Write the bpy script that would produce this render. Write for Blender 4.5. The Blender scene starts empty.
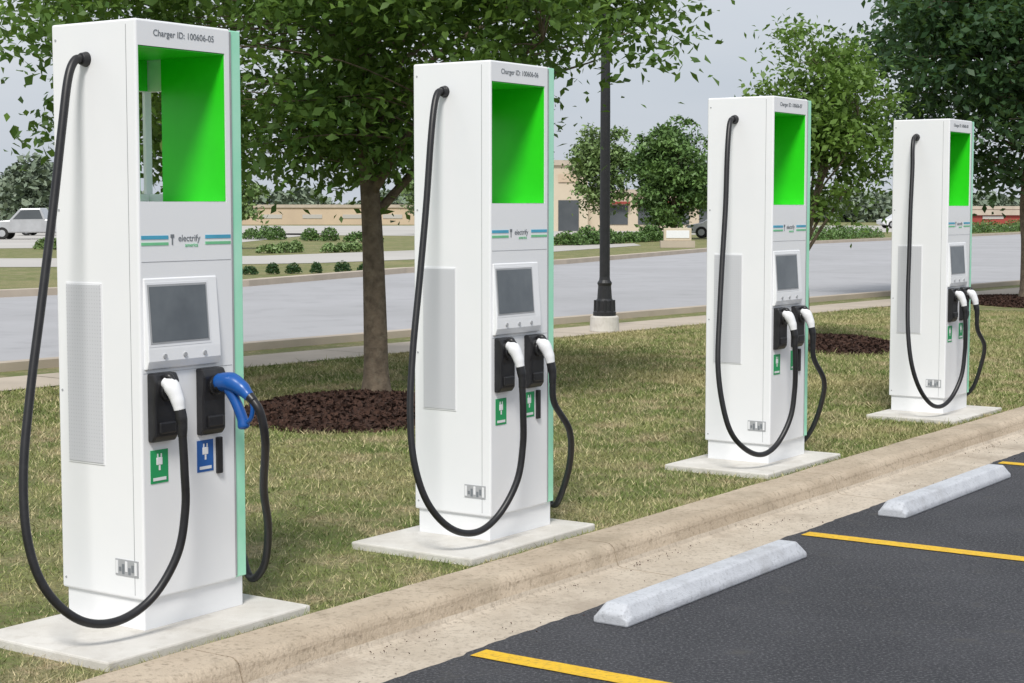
import bpy, bmesh, math, random
import numpy as np
from mathutils import Vector, noise, Matrix
R = math.radians
scene = bpy.context.scene
random.seed(4); rng = np.random.default_rng(7)
SN, CS = .5694, .8221
ROT = math.atan2(CS, SN)      # direction of the charger row
YS = 1.1955
def W(u, v): return (SN*u-CS*v, CS*u+SN*v)

# ---------------------------------------------------------------- materials
def new_mat(name):
    m = bpy.data.materials.new(name); m.use_nodes = True
    nt = m.node_tree; b = nt.nodes['Principled BSDF']
    return m, nt, b
def mixc(nt, fac, a, b, blend='MIX'):
    n = nt.nodes.new('ShaderNodeMix'); n.data_type = 'RGBA'; n.blend_type = blend
    for sock, val in ((0, fac), (6, a), (7, b)):
        if isinstance(val, bpy.types.NodeSocket): nt.links.new(val, n.inputs[sock])
        elif sock == 0: n.inputs[0].default_value = val
        else: n.inputs[sock].default_value = (*val, 1)
    return n.outputs[2]
def noise_fac(nt, co, scale, lo=.35, hi=.65, detail=4, rough=.6):
    n = nt.nodes.new('ShaderNodeTexNoise'); n.inputs['Scale'].default_value = scale
    n.inputs['Detail'].default_value = detail; n.inputs['Roughness'].default_value = rough
    nt.links.new(co, n.inputs['Vector'])
    m = nt.nodes.new('ShaderNodeMapRange'); m.inputs[1].default_value = lo; m.inputs[2].default_value = hi
    nt.links.new(n.outputs[0], m.inputs[0]); return m.outputs[0]
def pos(nt): return nt.nodes.new('ShaderNodeNewGeometry').outputs['Position']
def bump(nt, b, h, strength, dist=.01):
    n = nt.nodes.new('ShaderNodeBump'); n.inputs['Strength'].default_value = strength
    n.inputs['Distance'].default_value = dist
    nt.links.new(h, n.inputs['Height']); nt.links.new(n.outputs[0], b.inputs['Normal'])
def mk(name, c1, c2=None, scale=5, rough=.6, bs=0, bscale=60, metal=0, c3=None, s3=40, coat=0, f3=.4, dist=.01, c4=None, s4=1.2, f4=.5):
    m, nt, b = new_mat(name); p = pos(nt)
    c2 = c2 or tuple(x*.85 for x in c1)
    col = mixc(nt, noise_fac(nt, p, scale), c1, c2)
    for cc, ss, ff, lo, hi in ((c3, s3, f3, .52, .7), (c4, s4, f4, .52, .66)):
        if cc:
            f = noise_fac(nt, p, ss, lo, hi, 6, .65)
            mul = nt.nodes.new('ShaderNodeMath'); mul.operation = 'MULTIPLY'; mul.inputs[1].default_value = ff
            nt.links.new(f, mul.inputs[0]); col = mixc(nt, mul.outputs[0], col, cc)
    nt.links.new(col, b.inputs['Base Color'])
    b.inputs['Roughness'].default_value = rough; b.inputs['Metallic'].default_value = metal
    b.inputs['Coat Weight'].default_value = coat
    if bs: bump(nt, b, noise_fac(nt, p, bscale, 0, 1), bs, dist)
    return m
M = {}
M['white'] = mk('white_paint', (.87, .88, .895), (.84, .855, .875), 1.5, .35, coat=.15)
M['white2'] = mk('white_plastic', (.82, .83, .85), (.79, .80, .82), 8, .3)
M['green'] = mk('green_panel', (.03, .74, .015), (.022, .62, .012), 2, .35)
M['mint'] = mk('mint_glass_edge', (.33, .80, .55), (.45, .85, .64), 3, .2)
M['black'] = mk('black_plastic', (.012, .012, .014), (.02, .02, .022), 20, .38)
M['cable'] = mk('cable_rubber', (.010, .010, .012), (.016, .016, .018), 30, .42)
M['blue'] = mk('blue_plastic', (.01, .10, .38), (.008, .08, .32), 10, .3)
M['screen'] = mk('screen_glass', (.095, .11, .125), (.15, .17, .185), 3, .12)
M['grey'] = mk('grey_plastic', (.42, .43, .45), (.36, .37, .38), 9, .5)
M['seam'] = mk('seam', (.35, .36, .37), None, 9, .6)
M['txt'] = mk('print_grey', (.20, .22, .24), None, 9, .6)
M['teal'] = mk('print_teal', (.08, .42, .62), None, 9, .4)
M['lgreen'] = mk('print_green', (.20, .62, .32), None, 9, .4)
M['lblue'] = mk('print_blue', (.02, .12, .42), None, 9, .4)
M['label_g'] = mk('label_green', (.02, .36, .12), None, 9, .4)
M['concrete'] = mk('concrete_light', (.68, .66, .62), (.57, .545, .50), 3, .85, .3, 120, c3=(.38, .35, .30), s3=9)
M['stop'] = mk('concrete_stop', (.56, .58, .62), (.48, .50, .54), 6, .8, .35, 150, c3=(.27, .28, .30), s3=60, f3=.6, c4=(.38, .38, .39), s4=3, f4=.6)
M['curb'] = mk('curb_concrete', (.54, .45, .345), (.43, .35, .26), 2.2, .9, .7, 70, c3=(.22, .175, .125), s3=38, f3=.75, c4=(.31, .255, .185), s4=1.7, f4=.7)
M['gutter'] = mk('gutter_concrete', (.60, .525, .43), (.49, .42, .335), 2.5, .9, .7, 80, c3=(.24, .20, .155), s3=42, f3=.75, c4=(.36, .30, .235), s4=1.9, f4=.75)
M['walk'] = mk('sidewalk', (.50, .43, .35), (.43, .37, .30), 1.5, .9, .2, 60)
M['road'] = mk('road_asphalt', (.40, .40, .415), (.35, .35, .36), .25, .9, .2, 60, c3=(.28, .28, .29), s3=1.3, f3=.5)
M['lot2'] = mk('far_pavement', (.50, .48, .45), (.44, .42, .39), .1, .9)
M['yellow'] = mk('yellow_paint', (.80, .50, .015), (.72, .43, .02), 12, .6, .3, 200, c3=(.25, .17, .04), s3=48, f3=.6)
M['mulch'] = mk('mulch', (.065, .030, .019), (.035, .017, .012), 22, .95, .9, 70, c3=(.13, .07, .045), s3=30, f3=.7)
M['bark'] = mk('bark', (.20, .155, .11), (.11, .085, .06), 14, .95, .9, 45, c3=(.26, .23, .17), s3=18)
M['iron'] = mk('black_iron', (.015, .016, .018), (.022, .022, .024), 20, .45)
M['beige'] = mk('beige_wall', (.60, .52, .40), (.55, .47, .36), .4, .9)
M['brown'] = mk('brown_wall', (.58, .46, .33), (.52, .41, .30), .4, .9)
M['red'] = mk('red_wall', (.32, .06, .045), (.27, .05, .04), .4, .9)
M['win'] = mk('window_glass', (.07, .08, .09), (.10, .11, .12), .4, .15)
M['silver'] = mk('car_silver', (.50, .51, .53), None, 2, .3, metal=.3, coat=.6)
M['carw'] = mk('car_white', (.75, .76, .78), None, 2, .3, coat=.6)
M['carr'] = mk('car_dark', (.05, .06, .09), None, 2, .3, coat=.6)
M['tyre'] = mk('tyre', (.02, .02, .02), None, 5, .8)
def asphalt():
    m, nt, b = new_mat('fresh_asphalt'); p = pos(nt)
    c = mixc(nt, noise_fac(nt, p, 1.0, .38, .62, 6, .65), (.030, .031, .038), (.053, .054, .063))
    c = mixc(nt, noise_fac(nt, p, 75, .50, .70, 3, .7), c, (.17, .17, .18))
    c = mixc(nt, noise_fac(nt, p, 60, .54, .75, 3, .7), c, (.012, .012, .014))
    c = mixc(nt, noise_fac(nt, p, 6, .60, .8), c, (.080, .077, .075))
    nt.links.new(c, b.inputs['Base Color']); b.inputs['Roughness'].default_value = .75
    bump(nt, b, noise_fac(nt, p, 110, .2, .8, 3, .7), .8, .010); return m
M['asphalt'] = asphalt()
def vent():
    m, nt, b = new_mat('vent_mesh'); tc = nt.nodes.new('ShaderNodeTexCoord')
    v = nt.nodes.new('ShaderNodeTexVoronoi'); v.inputs['Scale'].default_value = 70; v.inputs['Randomness'].default_value = 0
    nt.links.new(tc.outputs['Object'], v.inputs['Vector'])
    mr = nt.nodes.new('ShaderNodeMapRange'); mr.inputs[1].default_value = .28; mr.inputs[2].default_value = .44
    nt.links.new(v.outputs['Distance'], mr.inputs[0])
    nt.links.new(mixc(nt, mr.outputs[0], (.22, .23, .25), (.60, .61, .64)), b.inputs['Base Color'])
    b.inputs['Roughness'].default_value = .5; return m
M['vent'] = vent()
def grass_mat(blade):
    m, nt, b = new_mat('grass_blades' if blade else 'grass_ground'); p = pos(nt)
    c = mixc(nt, noise_fac(nt, p, .9, .38, .60, 5), (.135, .19, .05), (.24, .27, .095))
    c = mixc(nt, noise_fac(nt, p, 5.5, .50, .66, 6, .7), c, (.10, .155, .038))
    c = mixc(nt, noise_fac(nt, p, 2.2, .48, .62, 8, .75), c, (.41, .34, .21))
    c = mixc(nt, noise_fac(nt, p, .35, .50, .66, 5), c, (.345, .31, .15))
    if blade:
        a = nt.nodes.new('ShaderNodeAttribute'); a.attribute_name = 'rnd'
        mr = nt.nodes.new('ShaderNodeMapRange'); mr.inputs[1].default_value = .70; mr.inputs[2].default_value = 1
        nt.links.new(a.outputs['Fac'], mr.inputs[0])
        c = mixc(nt, mr.outputs[0], c, (.50, .43, .26))
        hs = nt.nodes.new('ShaderNodeHueSaturation'); nt.links.new(c, hs.inputs['Color'])
        mv = nt.nodes.new('ShaderNodeMapRange'); mv.inputs[3].default_value = .8; mv.inputs[4].default_value = 1.35
        nt.links.new(a.outputs['Fac'], mv.inputs[0]); nt.links.new(mv.outputs[0], hs.inputs['Value'])
        c = hs.outputs[0]
    else:
        c = mixc(nt, noise_fac(nt, p, 30, .4, .6), c, (.17, .165, .075))
        bump(nt, b, noise_fac(nt, p, 25, 0, 1, 8, .8), .6, .04)
    nt.links.new(c, b.inputs['Base Color']); b.inputs['Roughness'].default_value = .8
    b.inputs['Specular IOR Level'].default_value = .2
    return m
M['grass'] = grass_mat(False); M['blade'] = grass_mat(True)
def leaf_mat(name, c1, c2, c3, tr=.3):
    m, nt, b = new_mat(name); a = nt.nodes.new('ShaderNodeAttribute'); a.attribute_name = 'rnd'
    c = mixc(nt, a.outputs['Fac'], c1, c2)
    c = mixc(nt, noise_fac(nt, pos(nt), 1.3, .5, .7), c, c3)
    nt.links.new(c, b.inputs['Base Color']); b.inputs['Roughness'].default_value = .5
    b.inputs['Specular IOR Level'].default_value = .35
    if tr:
        t = nt.nodes.new('ShaderNodeBsdfTranslucent')
        nt.links.new(mixc(nt, .5, c, (.20, .33, .04)), t.inputs['Color'])
        ms = nt.nodes.new('ShaderNodeMixShader'); ms.inputs[0].default_value = tr
        out = nt.nodes['Material Output']
        nt.links.new(b.outputs[0], ms.inputs[1]); nt.links.new(t.outputs[0], ms.inputs[2]); nt.links.new(ms.outputs[0], out.inputs[0])
    return m
M['leaf1'] = leaf_mat('leaf_mid', (.055, .125, .026), (.16, .27, .055), (.13, .225, .045), .34)
M['leaf2'] = leaf_mat('leaf_light', (.11, .20, .04), (.20, .32, .075), (.16, .27, .055), .35)
M['leaf3'] = leaf_mat('leaf_dark', (.025, .068, .030), (.06, .125, .048), (.04, .09, .036))
M['leaf4'] = leaf_mat('leaf_far', (.13, .21, .07), (.21, .30, .11), (.16, .24, .09), 0)
M['leaf6'] = leaf_mat('leaf_far_dark', (.07, .14, .04), (.13, .225, .06), (.10, .185, .05), 0)
M['leaf5'] = leaf_mat('leaf_hazy', (.15, .20, .14), (.23, .28, .20), (.19, .24, .18), 0)  # distance haze painted into the leaf colour, paler and bluer for the far tree line

# ---------------------------------------------------------------- helpers
def link(o, parent=None):
    scene.collection.objects.link(o)
    if parent is not None: o.parent = parent
    return o
def empty(name, loc=(0, 0, 0), rz=0):
    e = bpy.data.objects.new(name, None); e.empty_display_size = .3
    e.location = loc; e.rotation_euler = (0, 0, rz); return link(e)
def obj_pd(name, verts, faces, mat, parent=None, smooth=False, bev=0, seg=2):
    me = bpy.data.meshes.new(name); me.from_pydata([tuple(v) for v in verts], [], faces); me.update()
    bm = bmesh.new(); bm.from_mesh(me); bmesh.ops.recalc_face_normals(bm, faces=bm.faces); bm.to_mesh(me); bm.free()
    for m in (mat if isinstance(mat, list) else [mat]): me.materials.append(m)
    if smooth: me.shade_smooth()
    o = bpy.data.objects.new(name, me); link(o, parent)
    if bev:
        b = o.modifiers.new('bevel', 'BEVEL'); b.width = bev; b.segments = seg; b.limit_method = 'ANGLE'
    return o
def box(name, x0, x1, y0, y1, z0, z1, mat, parent=None, bev=0, seg=2):
    v = [(x, y, z) for z in (z0, z1) for x, y in ((x0, y0), (x1, y0), (x1, y1), (x0, y1))]
    f = [(0, 3, 2, 1), (4, 5, 6, 7), (0, 1, 5, 4), (1, 2, 6, 5), (2, 3, 7, 6), (3, 0, 4, 7)]
    return obj_pd(name, v, f, mat, parent, bev=bev, seg=seg)
def prism(name, prof, x0, x1, mat, parent=None, bev=0, seg=2):
    n = len(prof); v = [(x0, y, z) for y, z in prof]+[(x1, y, z) for y, z in prof]
    f = [tuple(range(n)), tuple(range(2*n-1, n-1, -1))]+[(i, (i+1) % n, n+(i+1) % n, n+i) for i in range(n)]
    return obj_pd(name, v, f, mat, parent, bev=bev, seg=seg)
def catmull(P, n=8):
    P = [Vector(p) for p in P]; out = []
    Q = [P[0]*2-P[1]]+P+[P[-1]*2-P[-2]]
    for i in range(1, len(Q)-2):
        for k in range(n):
            t = k/n; a, b, c, d = Q[i-1], Q[i], Q[i+1], Q[i+2]
            out.append(.5*((2*b)+(c-a)*t+(2*a-5*b+4*c-d)*t*t+(3*b-a-3*c+d)*t*t*t))
    out.append(P[-1]); return out
def tube_geo(P, rad, segs=10, verts=None, faces=None, caps=True):
    verts = [] if verts is None else verts; faces = [] if faces is None else faces
    P = [Vector(p) for p in P]; n = len(P); base = len(verts)
    T = (P[1]-P[0]).normalized(); up = Vector((0, 0, 1)) if abs(T.z) < .9 else Vector((1, 0, 0))
    A = T.cross(up).normalized()
    for i in range(n):
        T = (P[min(i+1, n-1)]-P[max(i-1, 0)]).normalized()
        A = (A-T*A.dot(T)).normalized(); B = T.cross(A)
        r = rad[i] if hasattr(rad, '__len__') else rad
        for k in range(segs):
            a = 2*math.pi*k/segs; verts.append(P[i]+(A*math.cos(a)+B*math.sin(a))*r)
    for i in range(n-1):
        for k in range(segs):
            a = base+i*segs+k; b = base+i*segs+(k+1) % segs
            faces.append((a, b, b+segs, a+segs))
    if caps:
        faces.append(tuple(base+k for k in range(segs))[::-1]); faces.append(tuple(base+(n-1)*segs+k for k in range(segs)))
    return verts, faces
def tube(name, P, rad, mat, parent=None, segs=12):
    v, f = tube_geo(P, rad, segs); return obj_pd(name, v, f, mat, parent, smooth=True)
def blob(name, P, rad, mat, parent=None, segs=14, n=6):
    Q = catmull(P, n); rr = []
    for i in range(len(Q)):
        t = i/(len(Q)-1)*(len(P)-1); k = min(int(t), len(P)-2); s = t-k
        s = s*s*(3-2*s); rr.append(rad[k]*(1-s)+rad[k+1]*s)
    d0 = (Q[0]-Q[1]).normalized(); d1 = (Q[-1]-Q[-2]).normalized()
    pre = [Q[0]+d0*rr[0]*.5*math.sin(a) for a in (R(85), R(55), R(28))]; pr = [rr[0]*math.cos(a) for a in (R(85), R(55), R(28))]
    post = [Q[-1]+d1*rr[-1]*.5*math.sin(a) for a in (R(28), R(55), R(85))]; qr = [rr[-1]*math.cos(a) for a in (R(28), R(55), R(85))]
    return tube(name, pre+Q+post, pr+rr+qr, mat, parent, segs)
def poly(name, pts, z, mat, parent=None, rz=0):
    o = obj_pd(name, [(x, y, z) for x, y in pts], [tuple(range(len(pts)))], mat, parent); o.rotation_euler[2] = rz
    return o
def cyl(name, c, r0, r1, h, mat, parent=None, axis='z', segs=24, bev=0):
    c = Vector(c); d = {'z': Vector((0, 0, 1)), 'y': Vector((0, 1, 0)), 'x': Vector((1, 0, 0))}[axis]
    v, f = tube_geo([c, c+d*h], [r0, r1], segs); return obj_pd(name, v, f, mat, parent, bev=bev)
def text(name, s, size, x, y, z, mat, parent, rot=(R(90), 0, 0), align='CENTER'):
    c = bpy.data.curves.new(name, 'FONT'); c.body = s; c.size = size; c.align_x = align; c.align_y = 'CENTER'
    c.extrude = .0006; c.materials.append(mat)
    o = bpy.data.objects.new(name, c); o.location = (x, y, z); o.rotation_euler = rot; return link(o, parent)
def quads_mesh(name, V, mats, rnd, parent=None, k=4):
    n = len(V); me = bpy.data.meshes.new(name); me.vertices.add(n*k); me.loops.add(n*k); me.polygons.add(n)
    me.vertices.foreach_set('co', V.reshape(-1).astype(np.float32))
    me.loops.foreach_set('vertex_index', np.arange(n*k, dtype=np.int32))
    me.polygons.foreach_set('loop_start', np.arange(0, n*k, k, dtype=np.int32))
    me.update(calc_edges=True)
    a = me.attributes.new('rnd', 'FLOAT', 'POINT'); a.data.foreach_set('value', np.repeat(rnd, k).astype(np.float32))
    me.materials.append(mats); o = bpy.data.objects.new(name, me); return link(o, parent)
def unit(a): return a/np.maximum(np.linalg.norm(a, axis=1, keepdims=True), 1e-6)
def leaves(C, size, droop=.35, rg=rng):
    n = len(C); nrm = rg.normal(size=(n, 3)); nrm[:, 2] += 1.0; nrm = unit(nrm)
    d = rg.normal(size=(n, 3)); d[:, 2] -= droop; d = d-nrm*np.sum(d*nrm, 1, keepdims=True); d = unit(d)
    s = np.cross(nrm, d); L = (size*rg.uniform(.6, 1.4, n))[:, None]; Wd = L*rg.uniform(.20, .33, n)[:, None]
    fold = nrm*Wd*.35
    return np.stack([C-d*L*.5, C+s*Wd+fold+d*L*.05, C+d*L*.5, C-s*Wd+fold+d*L*.05], 1)

# ---------------------------------------------------------------- trees
def make_tree(name, base, th, tr, cc, cr, ncl, per, lsize, lmat, seed, sig=.33, limbs=9, minz=None, fork=None, bias=.5, gap=-.22):
    rg = np.random.default_rng(seed); rd = random.Random(seed)
    e = empty(name, (base[0], base[1], base[2]))
    bx = Vector(base); cc = Vector(cc)-bx
    verts, faces = [], []
    top = Vector((cc.x*.8, cc.y*.8, cc.z+cr[2]*.6))
    mid = Vector((rd.uniform(-.06, .06), rd.uniform(-.05, .05), th))
    tp = catmull([Vector((0, 0, -.08)), Vector((.01, 0, .12)), Vector((0, 0, th*.5)), mid, mid.lerp(top, .5)+Vector((rd.uniform(-.15, .15), rd.uniform(-.15, .15), 0)), top], 6)
    rads = []
    for p in tp:
        t = max(0, min(1, p.z/top.z)); r = tr*(1-t)**.75*.95+.012
        if p.z < .3: r *= 1+.4*(1-max(p.z, 0)/.3)**2
        rads.append(r)
    tube_geo(tp, rads, 14, verts, faces)
    nodes = [p for p in tp if p.z > th*.85]
    f0 = fork or th*.9
    mzf = minz if callable(minz) else (lambda x: minz or -9)
    for i in range(limbs):
        a = 2*math.pi*(i+rd.uniform(-.25, .25))*.382; k = i/limbs
        z0 = f0+(top.z-f0)*k*.6
        st = min(tp, key=lambda p: abs(p.z-z0)); rr = tr*.42*(1-k*.6)
        dirv = Vector((math.cos(a*2.618), math.sin(a*2.618), 0)); L = .78-.2*k
        en = Vector((cc.x+dirv.x*cr[0]*L, cc.y+dirv.y*cr[1]*L, cc.z+cr[2]*(-.45+.95*k+rd.uniform(-.1, .1))))
        en.z = max(en.z, mzf(en.x+bx.x)-bx.z+.25)
        m1 = st.lerp(en, .35)+Vector((0, 0, .12*cr[2])); m2 = st.lerp(en, .7)+Vector((rd.uniform(-.15, .15), rd.uniform(-.15, .15), .08*cr[2]))
        lp = catmull([st, m1, m2, en], 6)
        tube_geo(lp, [rr*(1-.85*j/(len(lp)-1)) for j in range(len(lp))], 8, verts, faces); nodes += lp[4:]
    Cs = []
    while len(Cs) < ncl:
        q = rg.normal(size=3); q /= np.linalg.norm(q); r = rg.uniform(0, 1)**bias
        nz = noise.noise(Vector(q*1.7)+Vector((seed*3.1, 0, 0)))
        r *= 1+.3*nz
        p = Vector((cc.x+q[0]*r*cr[0], cc.y+q[1]*r*cr[1], cc.z+q[2]*r*cr[2]))
        if p.z+bx.z < mzf(p.x+bx.x)+rd.uniform(0, .3): continue
        if noise.noise(p*(1.4/max(.6, cr[0]/2.5))+Vector((seed, seed, 0))) < gap: continue
        Cs.append(p)
    ND = np.array([list(p) for p in nodes]); L = []; Rn = []
    for c in Cs:
        i = int(np.argmin(np.sum((ND-np.array(c))**2, 1)+.3*np.maximum(0, ND[:, 2]-c.z))); s = nodes[i]
        m = s.lerp(c, .5)+Vector((0, 0, .06*cr[2]*rd.random()))
        bp = catmull([s, m, c], 4)
        tube_geo(bp, [max(.004, tr*.085*(1-.8*j/(len(bp)-1))) for j in range(len(bp))], 5, verts, faces, False)
        sg = sig*rd.uniform(.55, 1.3); n = int(per*rd.uniform(.6, 1.4)*(sg/sig)**1.5)
        P = rg.normal(size=(n, 3))*np.array([sg, sg, sg*.5])
        P[:, 2] -= .3*(P[:, 0]**2+P[:, 1]**2)/sg*.5
        P += np.array(c); L.append(P); Rn.append(np.clip(rg.normal(rd.uniform(.1, .9), .2, n), 0, 1))
    obj_pd('trunk_and_limbs', verts, faces, M['bark'], e, smooth=True)
    P = np.concatenate(L); quads_mesh('foliage', leaves(P, lsize, rg=rg), lmat, np.concatenate(Rn), e)
    return e
def mz1(x): return 1.85+max(0, x+.15)*.95+max(0, x-.9)*1.2+max(0, -3.0-x)*.5
make_tree('shade_tree', (-1.19, 12.3*YS, -.03), 1.75, .105, (-1.42, 12.3*YS, 3.8), (3.0, 2.9, 2.2), 310, 255, .088, M['leaf1'], 3, .25, 10, minz=mz1, fork=1.6, bias=.42, gap=-.10)
make_tree('shade_tree', (3.5, 17.0*YS, -.03), 1.2, .055, (3.70, 17.0*YS, 2.58), (.86, .85, 1.16), 115, 100, .085, M['leaf2'], 11, .16, 8, minz=1.22)
make_tree('shade_tree', (9.15, 25.2*YS, -.03), 2.0, .15, (9.5, 25.2*YS, 4.6), (3.3, 3.0, 2.8), 300, 180, .15, M['leaf3'], 21, .34, 10, minz=2.0, bias=.42, gap=-.15)
make_tree('ornamental_tree', (5.3, 84*YS, 0), 1.5, .12, (5.3, 84*YS, 4.1), (1.9, 1.8, 2.5), 90, 100, .26, M['leaf4'], 31, .36, 6, bias=.4, gap=-.4)
make_tree('ornamental_tree', (9.1, 80*YS, 0), 1.5, .14, (9.1, 80*YS, 3.8), (2.4, 2.3, 2.9), 150, 130, .26, M['leaf6'], 41, .38, 6, bias=.4, gap=-.5)
make_tree('ornamental_tree', (-11.5, 60*YS, 0), 1.2, .1, (-11.5, 60*YS, 2.3), (1.0, 1.0, 1.1), 30, 60, .22, M['leaf4'], 51, .25, 5)
make_tree('ornamental_tree', (-5.6, 95*YS, 0), 1.2, .1, (-5.6, 95*YS, 3.0), (1.7, 1.6, 1.8), 60, 90, .26, M['leaf4'], 61, .32, 5, bias=.4, gap=-.5)

def foliage_mass(name, centers, radii, n, size, mat, seed=1):
    rg = np.random.default_rng(seed); A = []; Rn = []
    w = np.array([r[0]*r[1]*r[2] for r in radii])**.67; w = w/w.sum()
    for c, r, ww in zip(centers, radii, w):
        k = max(30, int(n*ww)); q = unit(rg.normal(size=(k, 3)))*(rg.uniform(.2, 1.0, (k, 1))**.4)*1.04
        q[:, 2] = np.abs(q[:, 2])
        A.append(q*np.array(r)+np.array(c)); Rn.append(rg.uniform(0, 1, k))
    return quads_mesh(name, leaves(np.concatenate(A), size, 0, rg), mat, np.concatenate(Rn))
rd = random.Random(5)
cs, rs = [], []
x = -130
while x < 190:
    d = (210+rd.uniform(-25, 25))*YS; h = rd.uniform(3.0, 5.2)+(4.5 if x < -62 else 0)
    cs.append((x, d, -.5)); rs.append((rd.uniform(4, 8), 4, h)); x += rd.uniform(2.5, 5)
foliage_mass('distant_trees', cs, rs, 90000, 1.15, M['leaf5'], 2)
cs, rs = [], []
for i, px in enumerate((-6.7, -6.15, -5.65, -5.1, -4.45, -3.9, -8.2, -7.5)):
    d = (39.6+px*.5)*YS; cs.append((px, d, -.02)); rs.append((.20*rd.uniform(.8, 1.15), .2, .20+rd.uniform(0, .09)))
foliage_mass('shrub_row', cs, rs, 3600, .07, M['leaf3'], 3)
def hedge(pts, w, h, n, mat, seed):
    cs, rs = [], []
    for (x0, y0), (x1, y1) in pts:
        y0 *= YS; y1 *= YS
        L = math.hypot(x1-x0, y1-y0); k = max(2, int(L/(w*1.1)))
        for i in range(k):
            t = (i+.5)/k; cs.append((x0+(x1-x0)*t+rd.uniform(-.1, .1), y0+(y1-y0)*t, 0)); rs.append((w*rd.uniform(.6, 1.0), w*.8, h*rd.uniform(.6, 1.2)))
    return foliage_mass('hedge', cs, rs, n, .15, mat, seed)
hedge([((-15, 80), (-12.5, 78)), ((-11.2, 76), (-9, 75)), ((-8.2, 72), (-6.8, 73)), ((2.4, 66), (5.2, 70)), ((5.6, 72), (8.0, 76))], .8, .75, 12000, M['leaf6'], 7)
hedge([((14.5, 74), (22, 86)), ((26, 92), (44, 118))], 1.0, .8, 12000, M['leaf6'], 8)
hedge([((-9.5, 54), (-8.2, 55.5)), ((-7.2, 55), (-6.0, 56)), ((-20, 60), (-16, 58))], .5, .4, 5000, M['leaf4'], 9)

# ---------------------------------------------------------------- ground, lot, kerb
KO = .27
U0, U1 = -300, 500
prof = [(-300, -.25), (3.7, -.25), (4.1, -.25), (4.2, -.035), (5, -.035), (9, -.035), (14, -.04), (40, -.04), (900, -.04)]
v, f = [], []
for x in (U0, U1):
    v += [(x, a+KO, z) for a, z in prof]
n = len(prof); f = [(i, i+1, n+i+1, n+i) for i in range(n-1)]
g = obj_pd('ground', v, f, M['grass']); g.rotation_euler[2] = ROT
ed = [(x, 3.882+.018*noise.noise(Vector((x*3, 0, 0)))+.016*noise.noise(Vector((x*14, 5, 0)))) for x in np.arange(-20, 60, .05)]
poly('parking_lot', [(-20, -80)]+[(60, -80)]+ed[::-1], -.133, M['asphalt'], rz=ROT)
for a in (2.3, 5.31, 8.31, 11.44, 14.55):
    L = [(a-.055+.004*noise.noise(Vector((y*9, a, 0))), y) for y in np.arange(-1.6, 3.86, .04)]
    Rr = [(a+.055+.004*noise.noise(Vector((y*9, a, 7))), y) for y in np.arange(-1.6, 3.86, .04)]
    poly('parking_line', L+Rr[::-1], -.129, M['yellow'], rz=ROT)
kp = [(4.24, -.26), (4.24, -.03), (4.225, -.018), (4.03, -.016)]
for k in range(0, 91, 15): kp.append((4.02-.05*math.sin(R(k)), -.016-.05*(1-math.cos(R(k)))))
kp += [(3.958, -.105), (3.95, -.124), (3.93, -.131), (3.60, -.1385), (3.60, -.26)]
kp = [(a+KO, z) for a, z in kp]
vs, fs, mi = [], [], []
x = -6.0
while x < 55:
    L = 2.6; b0 = len(vs); n = len(kp); K = 26
    for i in range(K+1):
        xx = x+.004+(L-.008)*i/K
        for j, (a, z) in enumerate(kp):
            w = .005*noise.noise(Vector((xx*1.3, a*3, 2)))+.0025*noise.noise(Vector((xx*9, a*9, z*9)))
            vs.append((xx, a+(w if 2 < j < 12 else 0), z+(w if 1 < j < 12 else 0)))
    fs += [tuple(b0+i for i in range(n)), tuple(b0+K*n+i for i in range(n-1, -1, -1))]; mi += [0, 0]
    for s in range(K):
        b = b0+s*n
        for i in range(n):
            j = (i+1) % n; fs.append((b+i, b+j, b+n+j, b+n+i)); mi.append(1 if 11 <= i <= 13 else 0)
    x += L
k = obj_pd('curb', vs, fs, [M['curb'], M['gutter']]); k.rotation_euler[2] = ROT
k.data.polygons.foreach_set('material_index', mi)
n = 2600; gu = rng.uniform(0, 22, n); gv = np.where(rng.uniform(0, 1, n) < .5, 4.185-np.abs(rng.normal(0, .04, n)), rng.uniform(3.80, 4.19, n))
kk = np.array([noise.noise(Vector((a*1.7, b*4, 3))) for a, b in zip(gu, gv)]) > rng.uniform(-.25, .4, n)
gu, gv = gu[kk], gv[kk]; n = len(gu)
C = np.stack([SN*gu-CS*gv, CS*gu+SN*gv, -.133+np.clip((gv-3.87)*.022, 0, .01)+.002], 1)
quads_mesh('gutter_grit', leaves(C, .009, 0), M['mulch'], rng.uniform(0, 1, n))

ES, EC = .6294, .7771
RW = math.atan2(EC, ES)
def nW(a, n): return (ES*a-EC*n, EC*a+ES*n)
sw = empty('sidewalk'); a = -60
while a < 170:
    L = 2.0 if a > 0 and a < 60 else 10.0
    poly('slab', [(a+.01, 13.2), (a+L-.01, 13.2), (a+L-.01, 14.25), (a+.01, 14.25)], -.028, M['walk'], sw, rz=RW); a += L
near0, near1 = nW(-60, 14.95), nW(260, 14.95)
far = [(x, y*YS) for x, y in [(130, 190), (36.7, 100), (14.4, 69), (8, 57), (1.5, 43.3), (-2.9, 37.1), (-5.8, 30.6), (-9.65, 26.8), (-60, -23.6)]]
poly('road', [near0, near1]+far, -.034, M['road'])
def strip(name, pts, w, h, z, mat):
    vs, fs = [], []
    for i, p in enumerate(pts):
        a = Vector(pts[max(i-1, 0)]); b = Vector(pts[min(i+1, len(pts)-1)]); t = (b-a).normalized(); nn = Vector((-t.y, t.x))
        for s, zz in ((-.5, z), (-.5, z+h), (.5, z+h), (.5, z)): q = Vector(p)+nn*w*s; vs.append((q.x, q.y, zz))
    for i in range(len(pts)-1):
        for k in range(3): fs.append((i*4+k, i*4+k+1, i*4+k+5, i*4+k+4))
    return obj_pd(name, vs, fs, mat)
strip('road_curb', [near0, near1], .2, .09, -.04, M['walk'])
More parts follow.
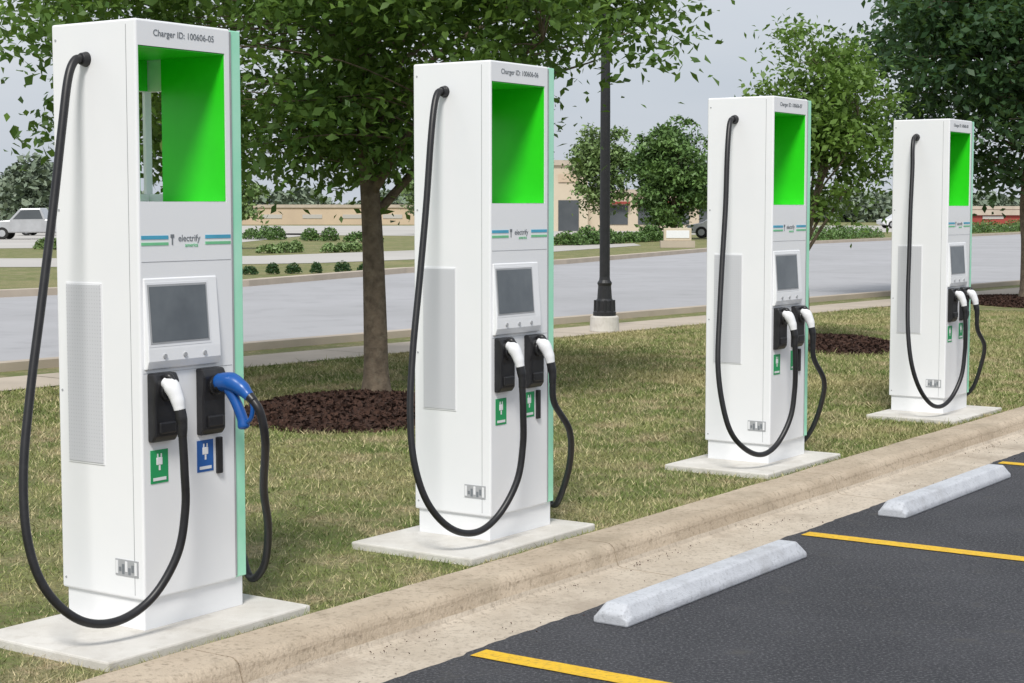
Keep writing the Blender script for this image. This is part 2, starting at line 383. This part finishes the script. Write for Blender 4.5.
strip('road_curb', far[::-1], .35, .14, -.04, M['walk'])
def ys(pts): return [(x, y*YS) for x, y in pts]
poly('far_road', ys([(-70, 36), (-13, 41), (-6, 44), (-1, 50), (6, 66), (6, 70), (-4, 58), (-9, 51), (-14, 48.5), (-70, 44)]), -.030, M['lot2'])
poly('far_parking_lot', ys([(-90, 60), (-24, 60), (-14, 64), (-13, 100), (-90, 110)]), -.030, M['lot2'])
poly('store_parking_lot', ys([(2, 88), (60, 128), (60, 150), (-60, 150), (-60, 112), (-10, 92)]), -.030, M['lot2'])

def mulch(cx, cy, rx, ry, seed, h=.09):
    vs = []; fs = []; S, K = 64, 10
    for j in range(K+1):
        t = j/K
        for i in range(S):
            a = 2*math.pi*i/S; e = 1+.10*noise.noise(Vector((math.cos(a)*1.5, math.sin(a)*1.5, seed)))+.03*noise.noise(Vector((math.cos(a)*7, math.sin(a)*7, seed)))
            px, py = math.cos(a)*rx*t*e, math.sin(a)*ry*t*e
            vs.append((cx+px, cy+py, -.045+h*(1-t**2.5)+.018*noise.noise(Vector((px*9, py*9, seed)))))
    for j in range(K):
        for i in range(S): fs.append((j*S+i, j*S+(i+1) % S, (j+1)*S+(i+1) % S, (j+1)*S+i))
    e = empty('mulch_bed'); obj_pd('mound', vs, fs, M['mulch'], e, smooth=True)
    n = int(4200*rx*ry); a = rng.uniform(0, 2*np.pi, n); t = np.sqrt(rng.uniform(0, 1.08, n))
    C = np.stack([cx+np.cos(a)*t*rx, cy+np.sin(a)*t*ry, -.04+h*np.maximum(0, 1-t**2.5)+rng.uniform(.0, .02, n)], 1)
    quads_mesh('wood_chips', leaves(C, .055, 0), M['mulch'], rng.uniform(0, 1, n), e)
mulch(-1.30, 11.5*YS, .90, 1.35, 1)
mulch(3.95, 17.1*YS, .75, 1.4, 2)
mulch(9.0, 25.2*YS, 1.0, 1.9, 3)

US = [(4.432, 4.765), (6.62, 4.71), (9.68, 4.725), (12.87, 4.775)]
pads = []
for i, (u, vv) in enumerate(US):
    u0, u1, v0, v1 = u-.38, u+.70, 4.55, 5.27
    pads.append((u0, u1, v0, v1))
    p = box('concrete_pad', u0, u1, v0, v1, -.12, 0, M['concrete'], bev=.008); p.rotation_euler[2] = ROT

def blades():
    nn = 340000
    u = rng.uniform(-1, 27, nn*2); vv = 4.505+rng.uniform(0, 1, nn*2)**1.3*9.5
    X = SN*u-CS*vv; Y = CS*u+SN*vv
    keep = (np.abs(X) < Y*.335+.3)
    for (a, b, c, d) in pads: keep &= ~((u > a-.004) & (u < b+.004) & (vv < d+.004) & (vv > c-.01))
    keep &= ~(((X+1.30)/.88)**2+((Y-11.5*YS)/1.32)**2 < 1)
    nv = -EC*X+ES*Y; keep &= (nv < 13.18)
    X, Y = X[keep][:nn], Y[keep][:nn]; n = len(X)
    dist = np.sqrt(X**2+Y**2); sc = np.clip(dist/8, .85, 2.2)
    h = rng.uniform(.012, .034, n)*sc**.4; w = .0026*sc*rng.uniform(.7, 1.3, n); a = rng.uniform(0, 2*np.pi, n)
    h *= 1+.9*(rng.uniform(0, 1, n) > .985)
    B = np.stack([X, Y, np.full(n, -.038)], 1); dv = np.stack([np.cos(a), np.sin(a), np.zeros(n)], 1)
    l = rng.normal(0, .75, (n, 2))*h[:, None]; tip = B+np.stack([l[:, 0], l[:, 1], h], 1)
    V = np.stack([B-dv*w[:, None], B+dv*w[:, None], tip], 1)
    quads_mesh('grass', V, M['blade'], rng.uniform(0, 1, n), k=3)
blades()

# ---------------------------------------------------------------- wheel stops
def wheel_stop(u0, u1):
    pr = [(-.085, 0), (.085, 0), (.085, .03), (.050, .088), (-.050, .088), (-.085, .03)]
    vs = []; n = len(pr); xs = [0, .05, (u1-u0)-.05, u1-u0]
    for i, x in enumerate(xs):
        for (a, z) in pr: vs.append((x, a, min(z, .05) if i in (0, 3) else z))
    fs = [tuple(range(n)), tuple(range(4*n-1, 3*n-1, -1))]
    for j in range(3):
        fs += [(j*n+i, j*n+(i+1) % n, (j+1)*n+(i+1) % n, (j+1)*n+i) for i in range(n)]
    o = obj_pd('wheel_stop', vs, fs, M['stop'], bev=.010, seg=3)
    x, y = W(u0, 3.65); o.location = (x, y, -.134); o.rotation_euler[2] = ROT
wheel_stop(5.99, 7.74); wheel_stop(9.04, 10.84); wheel_stop(12.2, 14.0)

# ---------------------------------------------------------------- chargers
def gun_white(P, x):
    cyl('connector_nose', (x, -.062, .925), .024, .024, .045, M['black'], P, 'y')
    blob('connector_body', [(x-.004, -.052, .952), (x, -.080, .935), (x+.006, -.102, .890), (x+.008, -.112, .850)], [.024, .032, .027, .022], M['white2'], P)
    blob('connector_top_cap', [(x-.002, -.046, .972), (x, -.066, .972), (x+.003, -.088, .958)], [.014, .017, .010], M['black'], P)
    blob('connector_boot', [(x+.008, -.110, .858), (x+.010, -.118, .82), (x+.011, -.122, .79), (x+.010, -.122, .75)], [.022, .022, .019, .0175], M['black'], P)
def gun_blue(P, x):
    cyl('connector_nose', (x, -.085, .925), .034, .034, .07, M['black'], P, 'y')
    blob('connector_body', [(x, -.07, .93), (x, -.13, .935), (x+.003, -.18, .915), (x+.004, -.220, .885)], [.036, .038, .031, .022], M['blue'], P)
    blob('connector_grip', [(x, -.12, .91), (x+.004, -.15, .86), (x+.006, -.18, .80), (x+.006, -.19, .765)], [.024, .021, .021, .024], M['blue'], P)
    tube('connector_trigger_guard', catmull([(x+.004, -.21, .885), (x+.004, -.238, .85), (x+.006, -.228, .80), (x+.006, -.193, .775)], 6), .009, M['blue'], P, 8)
    blob('connector_collar', [(x+.004, -.212, .892), (x+.005, -.242, .868)], [.021, .018], M['black'], P)
def charger(idx, u, v):
    x, y = W(u, v); P = empty('ev_charging_station', (x, y, 0), ROT)
    FX, FY = 1.13, .845
    rr = random.Random(idx*7+1)
    def S(pts, j=0): return [((a+rr.uniform(-j, j))*FX, b*FY if b > 0 else b*.90, c+rr.uniform(-j, j)) for a, b, c in pts]
    Wt, D, H = .558, .464, 2.31; Wd = .498
    box('plinth', .014, Wt-.010, .016, D-.016, -.002, .13, M['white'], P, bev=.004)
    b = box('cabinet', 0, Wd, 0, D, .118, H, M['white'], P)
    bv = b.modifiers.new('bevel', 'BEVEL'); bv.width = .009; bv.segments = 3
    xr = .466
    cut = [box('cutter_a', .012, xr, -.1, D-.03, 1.632, 2.212, M['white'], P),
           box('cutter_b', .03, xr-.001, .2, .8, 1.665, 2.08, M['white'], P),
           box('cutter_c', xr-.05, .8, .352, D-.016, 1.665, 2.08, M['white'], P)]
    for c in cut:
        m = b.modifiers.new('cut', 'BOOLEAN'); m.object = c; m.operation = 'DIFFERENCE'; m.solver = 'EXACT'
    bpy.context.view_layer.update()
    me = bpy.data.meshes.new_from_object(b.evaluated_get(bpy.context.evaluated_depsgraph_get()))
    b.modifiers.clear(); b.data = me
    for c in cut: bpy.data.objects.remove(c, do_unlink=True)
    box('green_liner_right', xr-.005, xr-.002, .003, .350, 1.635, 2.209, M['green'], P)
    box('green_liner_left', .0135, .0165, .003, D-.034, 1.635, 2.209, M['green'], P)
    box('green_liner_top', .017, xr-.0055, .003, D-.034, 2.206, 2.2095, M['green'], P)
    box('green_liner_header', .017, xr-.0055, D-.036, D-.0335, 2.082, 2.2055, M['green'], P)
    box('acrylic_fin', Wd+.0005, Wt, .004, .350, .122, H-.004, M['mint'], P, bev=.004)
    box('rear_fin_low', Wd+.0005, Wt, .3505, D-.01, .122, 1.66, M['white'], P); box('rear_fin_top', Wd+.0005, Wt, .3505, D-.01, 2.085, H-.004, M['white'], P)
    box('fin_seam', Wd-.0015, Wd+.002, -.0012, .01, .13, H-.01, M['seam'], P)
    box('seam_side_front', -.0012, .004, .050, .052, .135, H-.02, M['seam'], P)
    box('seam_front_low', .012, Wd-.012, -.0012, .004, .985, .9862, M['seam'], P)
    box('seam_front_mid', .012, Wd-.012, -.0012, .004, 1.405, 1.4062, M['seam'], P)
    box('vent_frame', -.003, .004, .205, .408, .622, 1.322, M['white2'], P, bev=.001)
    box('vent_mesh', -.0055, .0, .211, .402, .630, 1.314, M['vent'], P)
    cyl('cable_gland', (-.028, .27, 2.17), .022, .030, .03, M['black'], P, 'x', bev=.003)
    cyl('cable_gland_b', (Wt-.002, .30, 2.17), .030, .022, .03, M['black'], P, 'x', bev=.003)
    for zz in (.16, .9, 1.6, 2.25):
        cyl('screw', (-.002, .44, zz), .005, .005, .004, M['grey'], P, 'x', 10)
    box('rating_plate', -.003, .002, .03, .155, .205, .268, M['grey'], P)
    for j in range(7):
        a = .152-j*.0172
        box('rating_plate_print', -.0045, -.001, a-.012, a, .212+.01*(j % 2), .262-.012*((j*2) % 3), M['txt'] if j % 3 else M['white2'], P)
    text('charger_id_text', 'Charger ID: 100606-0%d' % (5+idx), .034, .248, -.001, 2.262, M['txt'], P)
    for a, c in ((.012, .150), (.346, .486)):
        box('logo_bar_blue', a, c, -.0016, .004, 1.490, 1.504, M['teal'], P)
        box('logo_bar_green', a, c, -.0016, .004, 1.467, 1.478, M['lgreen'], P)
    text('logo_text', 'electrify', .036, .260, -.001, 1.492, M['txt'], P)
    text('logo_text_small', 'america', .022, .272, -.001, 1.466, M['lgreen'], P)
    box('logo_plug', .168, .174, -.0016, .004, 1.468, 1.505, M['txt'], P); box('logo_plug_head', .162, .180, -.0018, .003, 1.495, 1.508, M['txt'], P)
    prism('screen_console', [(.004, 1.345), (-.004, 1.342), (-.024, 1.075), (-.025, 1.03), (-.014, 1.000), (.004, .998)], .018, .400, M['white'], P, bev=.0035, seg=3)
    def slope(z, off): return -.004-(1.342-z)/(1.342-1.075)*.020-off
    for nm, x0, x1, z0, z1, off, mt in (('screen_bezel', .022, .350, 1.085, 1.328, .0012, M['white2']), ('screen_gasket', .030, .340, 1.096, 1.320, .0028, M['grey']), ('screen', .038, .332, 1.104, 1.312, .0044, M['screen'])):
        prism(nm, [(slope(z0, off), z0), (slope(z1, off), z1), (slope(z1, off)+.006, z1), (slope(z0, off)+.006, z0)], x0, x1, mt, P)
    for j, a in enumerate((.10, .205, .31)):
        cyl('button', (a, -.0300, 1.048), .009, .009, .01, M['grey'], P, 'y', 12)
    for h0 in (.030, .285):
        prism('holster', [(.004, .985), (-.034, .985), (-.050, .955), (-.040, .86), (-.040, .745), (-.024, .722), (.004, .722)], h0, h0+.122, M['black'], P, bev=.008)
        cyl('holster_socket', (h0+.060, -.058, .918), .038, .038, .03, M['black'], P, 'y', 20, bev=.004)
        box('holster_lip', h0+.02, h0+.102, -.050, -.034, .755, .80, M['black'], P, bev=.006)
    gx1, gx2 = .080, .345
    gun_white(P, gx1)
    cr = .0165
    tube('charging_cable', catmull([(gx1+.010, -.122, .77), (gx1+.016, -.124, .62)]+S([(.092, -.13, .47), (.060, -.12, .30), (-.03, -.085, .15)])+S([(-.16, -.05, .085), (-.29, -.01, .115), (-.385, .05, .24), (-.415, .11, .42), (-.395, .16, .66), (-.335, .20, .95), (-.26, .235, 1.27), (-.185, .265, 1.62), (-.125, .29, 1.92)], .008 if idx else 0)+S([(-.085, .31, 2.09), (-.05, .32, 2.16), (-.015, .32, 2.172)]), 8), cr, M['cable'], P)
    if idx == 0:
        gun_blue(P, gx2); start = [(gx2+.005, -.236, .875), (gx2+.014, -.27, .82), (gx2+.045, -.265, .70)]
        ex = .03
    else:
        gun_white(P, gx2); start = [(gx2+.010, -.122, .77), (gx2+.022, -.125, .65)]; ex = 0
    tube('charging_cable_b', catmull(start+S([(.41+ex, -.17, .50), (.49+ex, -.10, .32), (.555+ex, .0, .15), (.615, .12, .07)], .012 if idx else 0)+S([(.65, .22, .13), (.665, .30, .35), (.65, .35, .75), (.60, .36, 1.2), (.55, .36, 1.7), (.525, .36, 2.1), (.495, .36, 2.172)]), 8), cr, M['cable'], P)
    def label(x0, x1, z0, z1, mt):
        box('label', x0, x1, -.002, .003, z0, z1, mt, P)
        xm = (x0+x1)/2; zm = z0+(z1-z0)*.62
        box('label_icon_body', xm-.016, xm+.016, -.0035, .002, zm-.010, zm+.020, M['white2'], P, bev=.004)
        box('label_icon_stem', xm-.004, xm+.004, -.0034, .002, zm-.03, zm-.0105, M['white2'], P)
        for s in (-.009, .009): box('label_icon_pin', xm+s-.003, xm+s+.003, -.0034, .002, zm+.0205, zm+.034, M['white2'], P)
        box('label_print', x0+.012, x1-.012, -.0034, .002, z0+.010, z0+.022, M['white2'], P)
    label(.040, .130, .562, .690, M['label_g'])
    label(.285, .373, .575, .700, M['lblue'] if idx == 0 else M['label_g'])
    box('card_reader', .388, .416, -.014, .003, .56, .705, M['black'], P, bev=.004)
    return P
for i, (u, v) in enumerate(US): charger(i, u, v)

# ---------------------------------------------------------------- street lamp
L = empty('street_lamp', (1.245, 19.1*YS, -.035))
cyl('concrete_base', (0, 0, 0), .20, .19, .22, M['concrete'], L, bev=.02)
zs = [(.22, .155), (.27, .155), (.29, .13), (.42, .125), (.45, .10), (.62, .088), (.66, .10), (.70, .075), (.74, .07), (3.0, .066), (4.7, .055), (4.72, .08), (4.78, .08), (4.8, .05), (4.9, .05)]
v, f = tube_geo([(0, 0, z) for z, r in zs], [r for z, r in zs], 16); obj_pd('pole', v, f, M['iron'], L)
for k in range(8):
    a = k*math.pi/4; cyl('base_flute', (math.cos(a)*.128, math.sin(a)*.128, .28), .02, .016, .15, M['iron'], L, segs=8)
zs = [(4.9, .10), (4.95, .17), (5.35, .22), (5.36, .24), (5.42, .2), (5.6, .05), (5.7, .02)]
v, f = tube_geo([(0, 0, z) for z, r in zs], [r for z, r in zs], 12)
obj_pd('lantern', v, f, M['white2'], L); cyl('lantern_cap', (0, 0, 5.38), .26, .06, .25, M['iron'], L)

# ---------------------------------------------------------------- buildings
def building(name, x0, x1, y0, d, h, wall, feat, rz=0):
    E = empty(name, (x0, y0*YS, -.03), rz); w = x1-x0
    box('walls', 0, w, 0, d, 0, h, wall, E); box('parapet', -.15, w+.15, -.15, d+.15, h, h+.35, M['walk'], E)
    feat(E, w, h); return E
def store(E, w, h):
    box('tower_walls', -.6, 2.6, -1.2, 6, 0, h+2.2, M['beige'], E); box('tower_cornice', -.8, 2.8, -1.4, 6.2, h+2.2, h+2.6, M['walk'], E)
    box('tower_opening', .3, 1.9, -1.25, -1.1, 0, 2.4, M['win'], E); box('tower_sign', .3, 1.9, -1.3, -1.1, h+.9, h+1.5, M['brown'], E)
    x = 4.2
    while x < w-2:
        box('window', x, x+1.6, -.06, .05, .5, 2.0, M['win'], E); box('awning', x-.15, x+1.75, -.6, -.02, 2.1, 2.3, M['red'], E); x += 2.4
building('retail_store', 3.3, 18.0, 112, 14, 2.9, M['beige'], store)
def plain(E, w, h):
    x = 1.5
    while x < w-2:
        box('window', x, x+2.2, -.06, .05, .7, h*.6, M['lot2'], E); x += 4.5
def plain_red(E, w, h):
    plain(E, w, h); box('roof_band', -.2, w+.2, -.25, -.16, h-.6, h-.05, M['walk'], E)
building('warehouse', -34, -9.5, 160, 16, 1.9, M['brown'], plain)
building('restaurant', 48, 66, 150, 14, 1.7, M['red'], plain_red)
S_ = empty('monument_sign', (7.2, 62*YS, -.03))
box('sign_base', -.75, .75, -.2, .2, 0, .3, M['walk'], S_); box('sign_panel', -.6, .6, -.14, .14, .3, .85, M['beige'], S_, bev=.02)
box('sign_face', -.5, .5, -.16, -.13, .42, .75, M['white2'], S_)

# ---------------------------------------------------------------- vehicles
def vehicle(name, x, y, rz, mat, truck=False):
    E = empty(name, (x, y*YS, -.03), rz)
    if truck:
        body = [(0, .45), (.05, .95), (.5, 1.02), (1.35, 1.08), (1.95, 1.72), (3.1, 1.75), (3.35, 1.12), (5.3, 1.12), (5.35, .5), (4.9, .38), (.3, .36)]
        glass = [(1.55, 1.12), (2.02, 1.62), (3.02, 1.65), (3.2, 1.14)]; wx = (.95, 4.3)
    else:
        body = [(0, .4), (.05, .75), (.9, .92), (1.6, 1.38), (2.9, 1.42), (3.7, 1.02), (4.4, .95), (4.5, .45), (4.2, .28), (.3, .28)]
        glass = [(1.15, .96), (1.68, 1.30), (2.85, 1.34), (3.45, 1.02)]; wx = (.85, 3.6)
    def ex(nm, pf, y0, y1, mt, bev):
        n = len(pf); v = [(a, y0, z) for a, z in pf]+[(a, y1, z) for a, z in pf]
        f = [tuple(range(n)), tuple(range(2*n-1, n-1, -1))]+[(i, (i+1) % n, n+(i+1) % n, n+i) for i in range(n)]
        return obj_pd(nm, v, f, mt, E, bev=bev)
    ex('body', body, -.88, .88, mat, .07); ex('side_windows', glass, -.89, .89, M['win'], 0)
    for a in wx:
        for s in (-.92, .72): cyl('wheel', (a, s, .34), .34, .34, .2, M['tyre'], E, 'y', bev=.03)
        for s in (-.935, .905): cyl('hub', (a, s, .34), .19, .19, .03, M['silver'], E, 'y')
    box('front_lights', -.01, .06, -.8, .8, .62, .74, M['white2'], E)
vehicle('pickup_truck', -29.4, 80, R(4), M['silver'], True)
vehicle('parked_car', -32, 92, R(2), M['carw']); vehicle('parked_car', -26, 98, R(3), M['carr'])
vehicle('parked_car', 10.4, 84, R(-12), M['carw']); vehicle('parked_car', 33, 128, R(8), M['carw'])

# ---------------------------------------------------------------- light, sky, camera
w = bpy.data.worlds.new('World'); scene.world = w; w.use_nodes = True; nt = w.node_tree
for nn in list(nt.nodes): nt.nodes.remove(nn)
SE, SA = R(50), R(186)
sky = nt.nodes.new('ShaderNodeTexSky'); sky.sky_type = 'NISHITA'; sky.sun_disc = False
sky.sun_elevation = SE; sky.sun_rotation = SA; sky.dust_density = 3
b1 = nt.nodes.new('ShaderNodeBackground'); b1.inputs[1].default_value = .10; nt.links.new(sky.outputs[0], b1.inputs[0])
tc = nt.nodes.new('ShaderNodeTexCoord'); mp = nt.nodes.new('ShaderNodeMapping'); mp.inputs['Scale'].default_value = (1, 1, 3.5)
nt.links.new(tc.outputs['Generated'], mp.inputs[0])
cl = mixc(nt, noise_fac(nt, mp.outputs[0], 2.2, .35, .68, 5, .5), (.60, .655, .735), (.76, .79, .835))
b2 = nt.nodes.new('ShaderNodeBackground'); b2.inputs[1].default_value = 1.0; nt.links.new(cl, b2.inputs[0])
ms = nt.nodes.new('ShaderNodeMixShader'); ms.inputs[0].default_value = .88
nt.links.new(b1.outputs[0], ms.inputs[1]); nt.links.new(b2.outputs[0], ms.inputs[2])
wo = nt.nodes.new('ShaderNodeOutputWorld'); nt.links.new(ms.outputs[0], wo.inputs[0])
sl = bpy.data.lights.new('sun', 'SUN'); sl.energy = 3.1; sl.angle = R(14); sl.color = (1, .965, .91)
so = bpy.data.objects.new('sun', sl); link(so)
dvec = Vector((math.sin(SA)*math.cos(SE), math.cos(SA)*math.cos(SE), math.sin(SE)))
so.rotation_euler = dvec.to_track_quat('Z', 'Y').to_euler(); so.location = dvec*30
cam = bpy.data.cameras.new('camera'); cam.lens = 1700/1024*36; cam.sensor_width = 36; cam.clip_end = 4000
co = bpy.data.objects.new('camera', cam); link(co); co.location = (0, 0, 1.6); co.rotation_euler = (R(90-4.42), 0, 0)
scene.camera = co
scene.view_settings.view_transform = 'Standard'; scene.view_settings.look = 'None'; scene.view_settings.exposure = 0
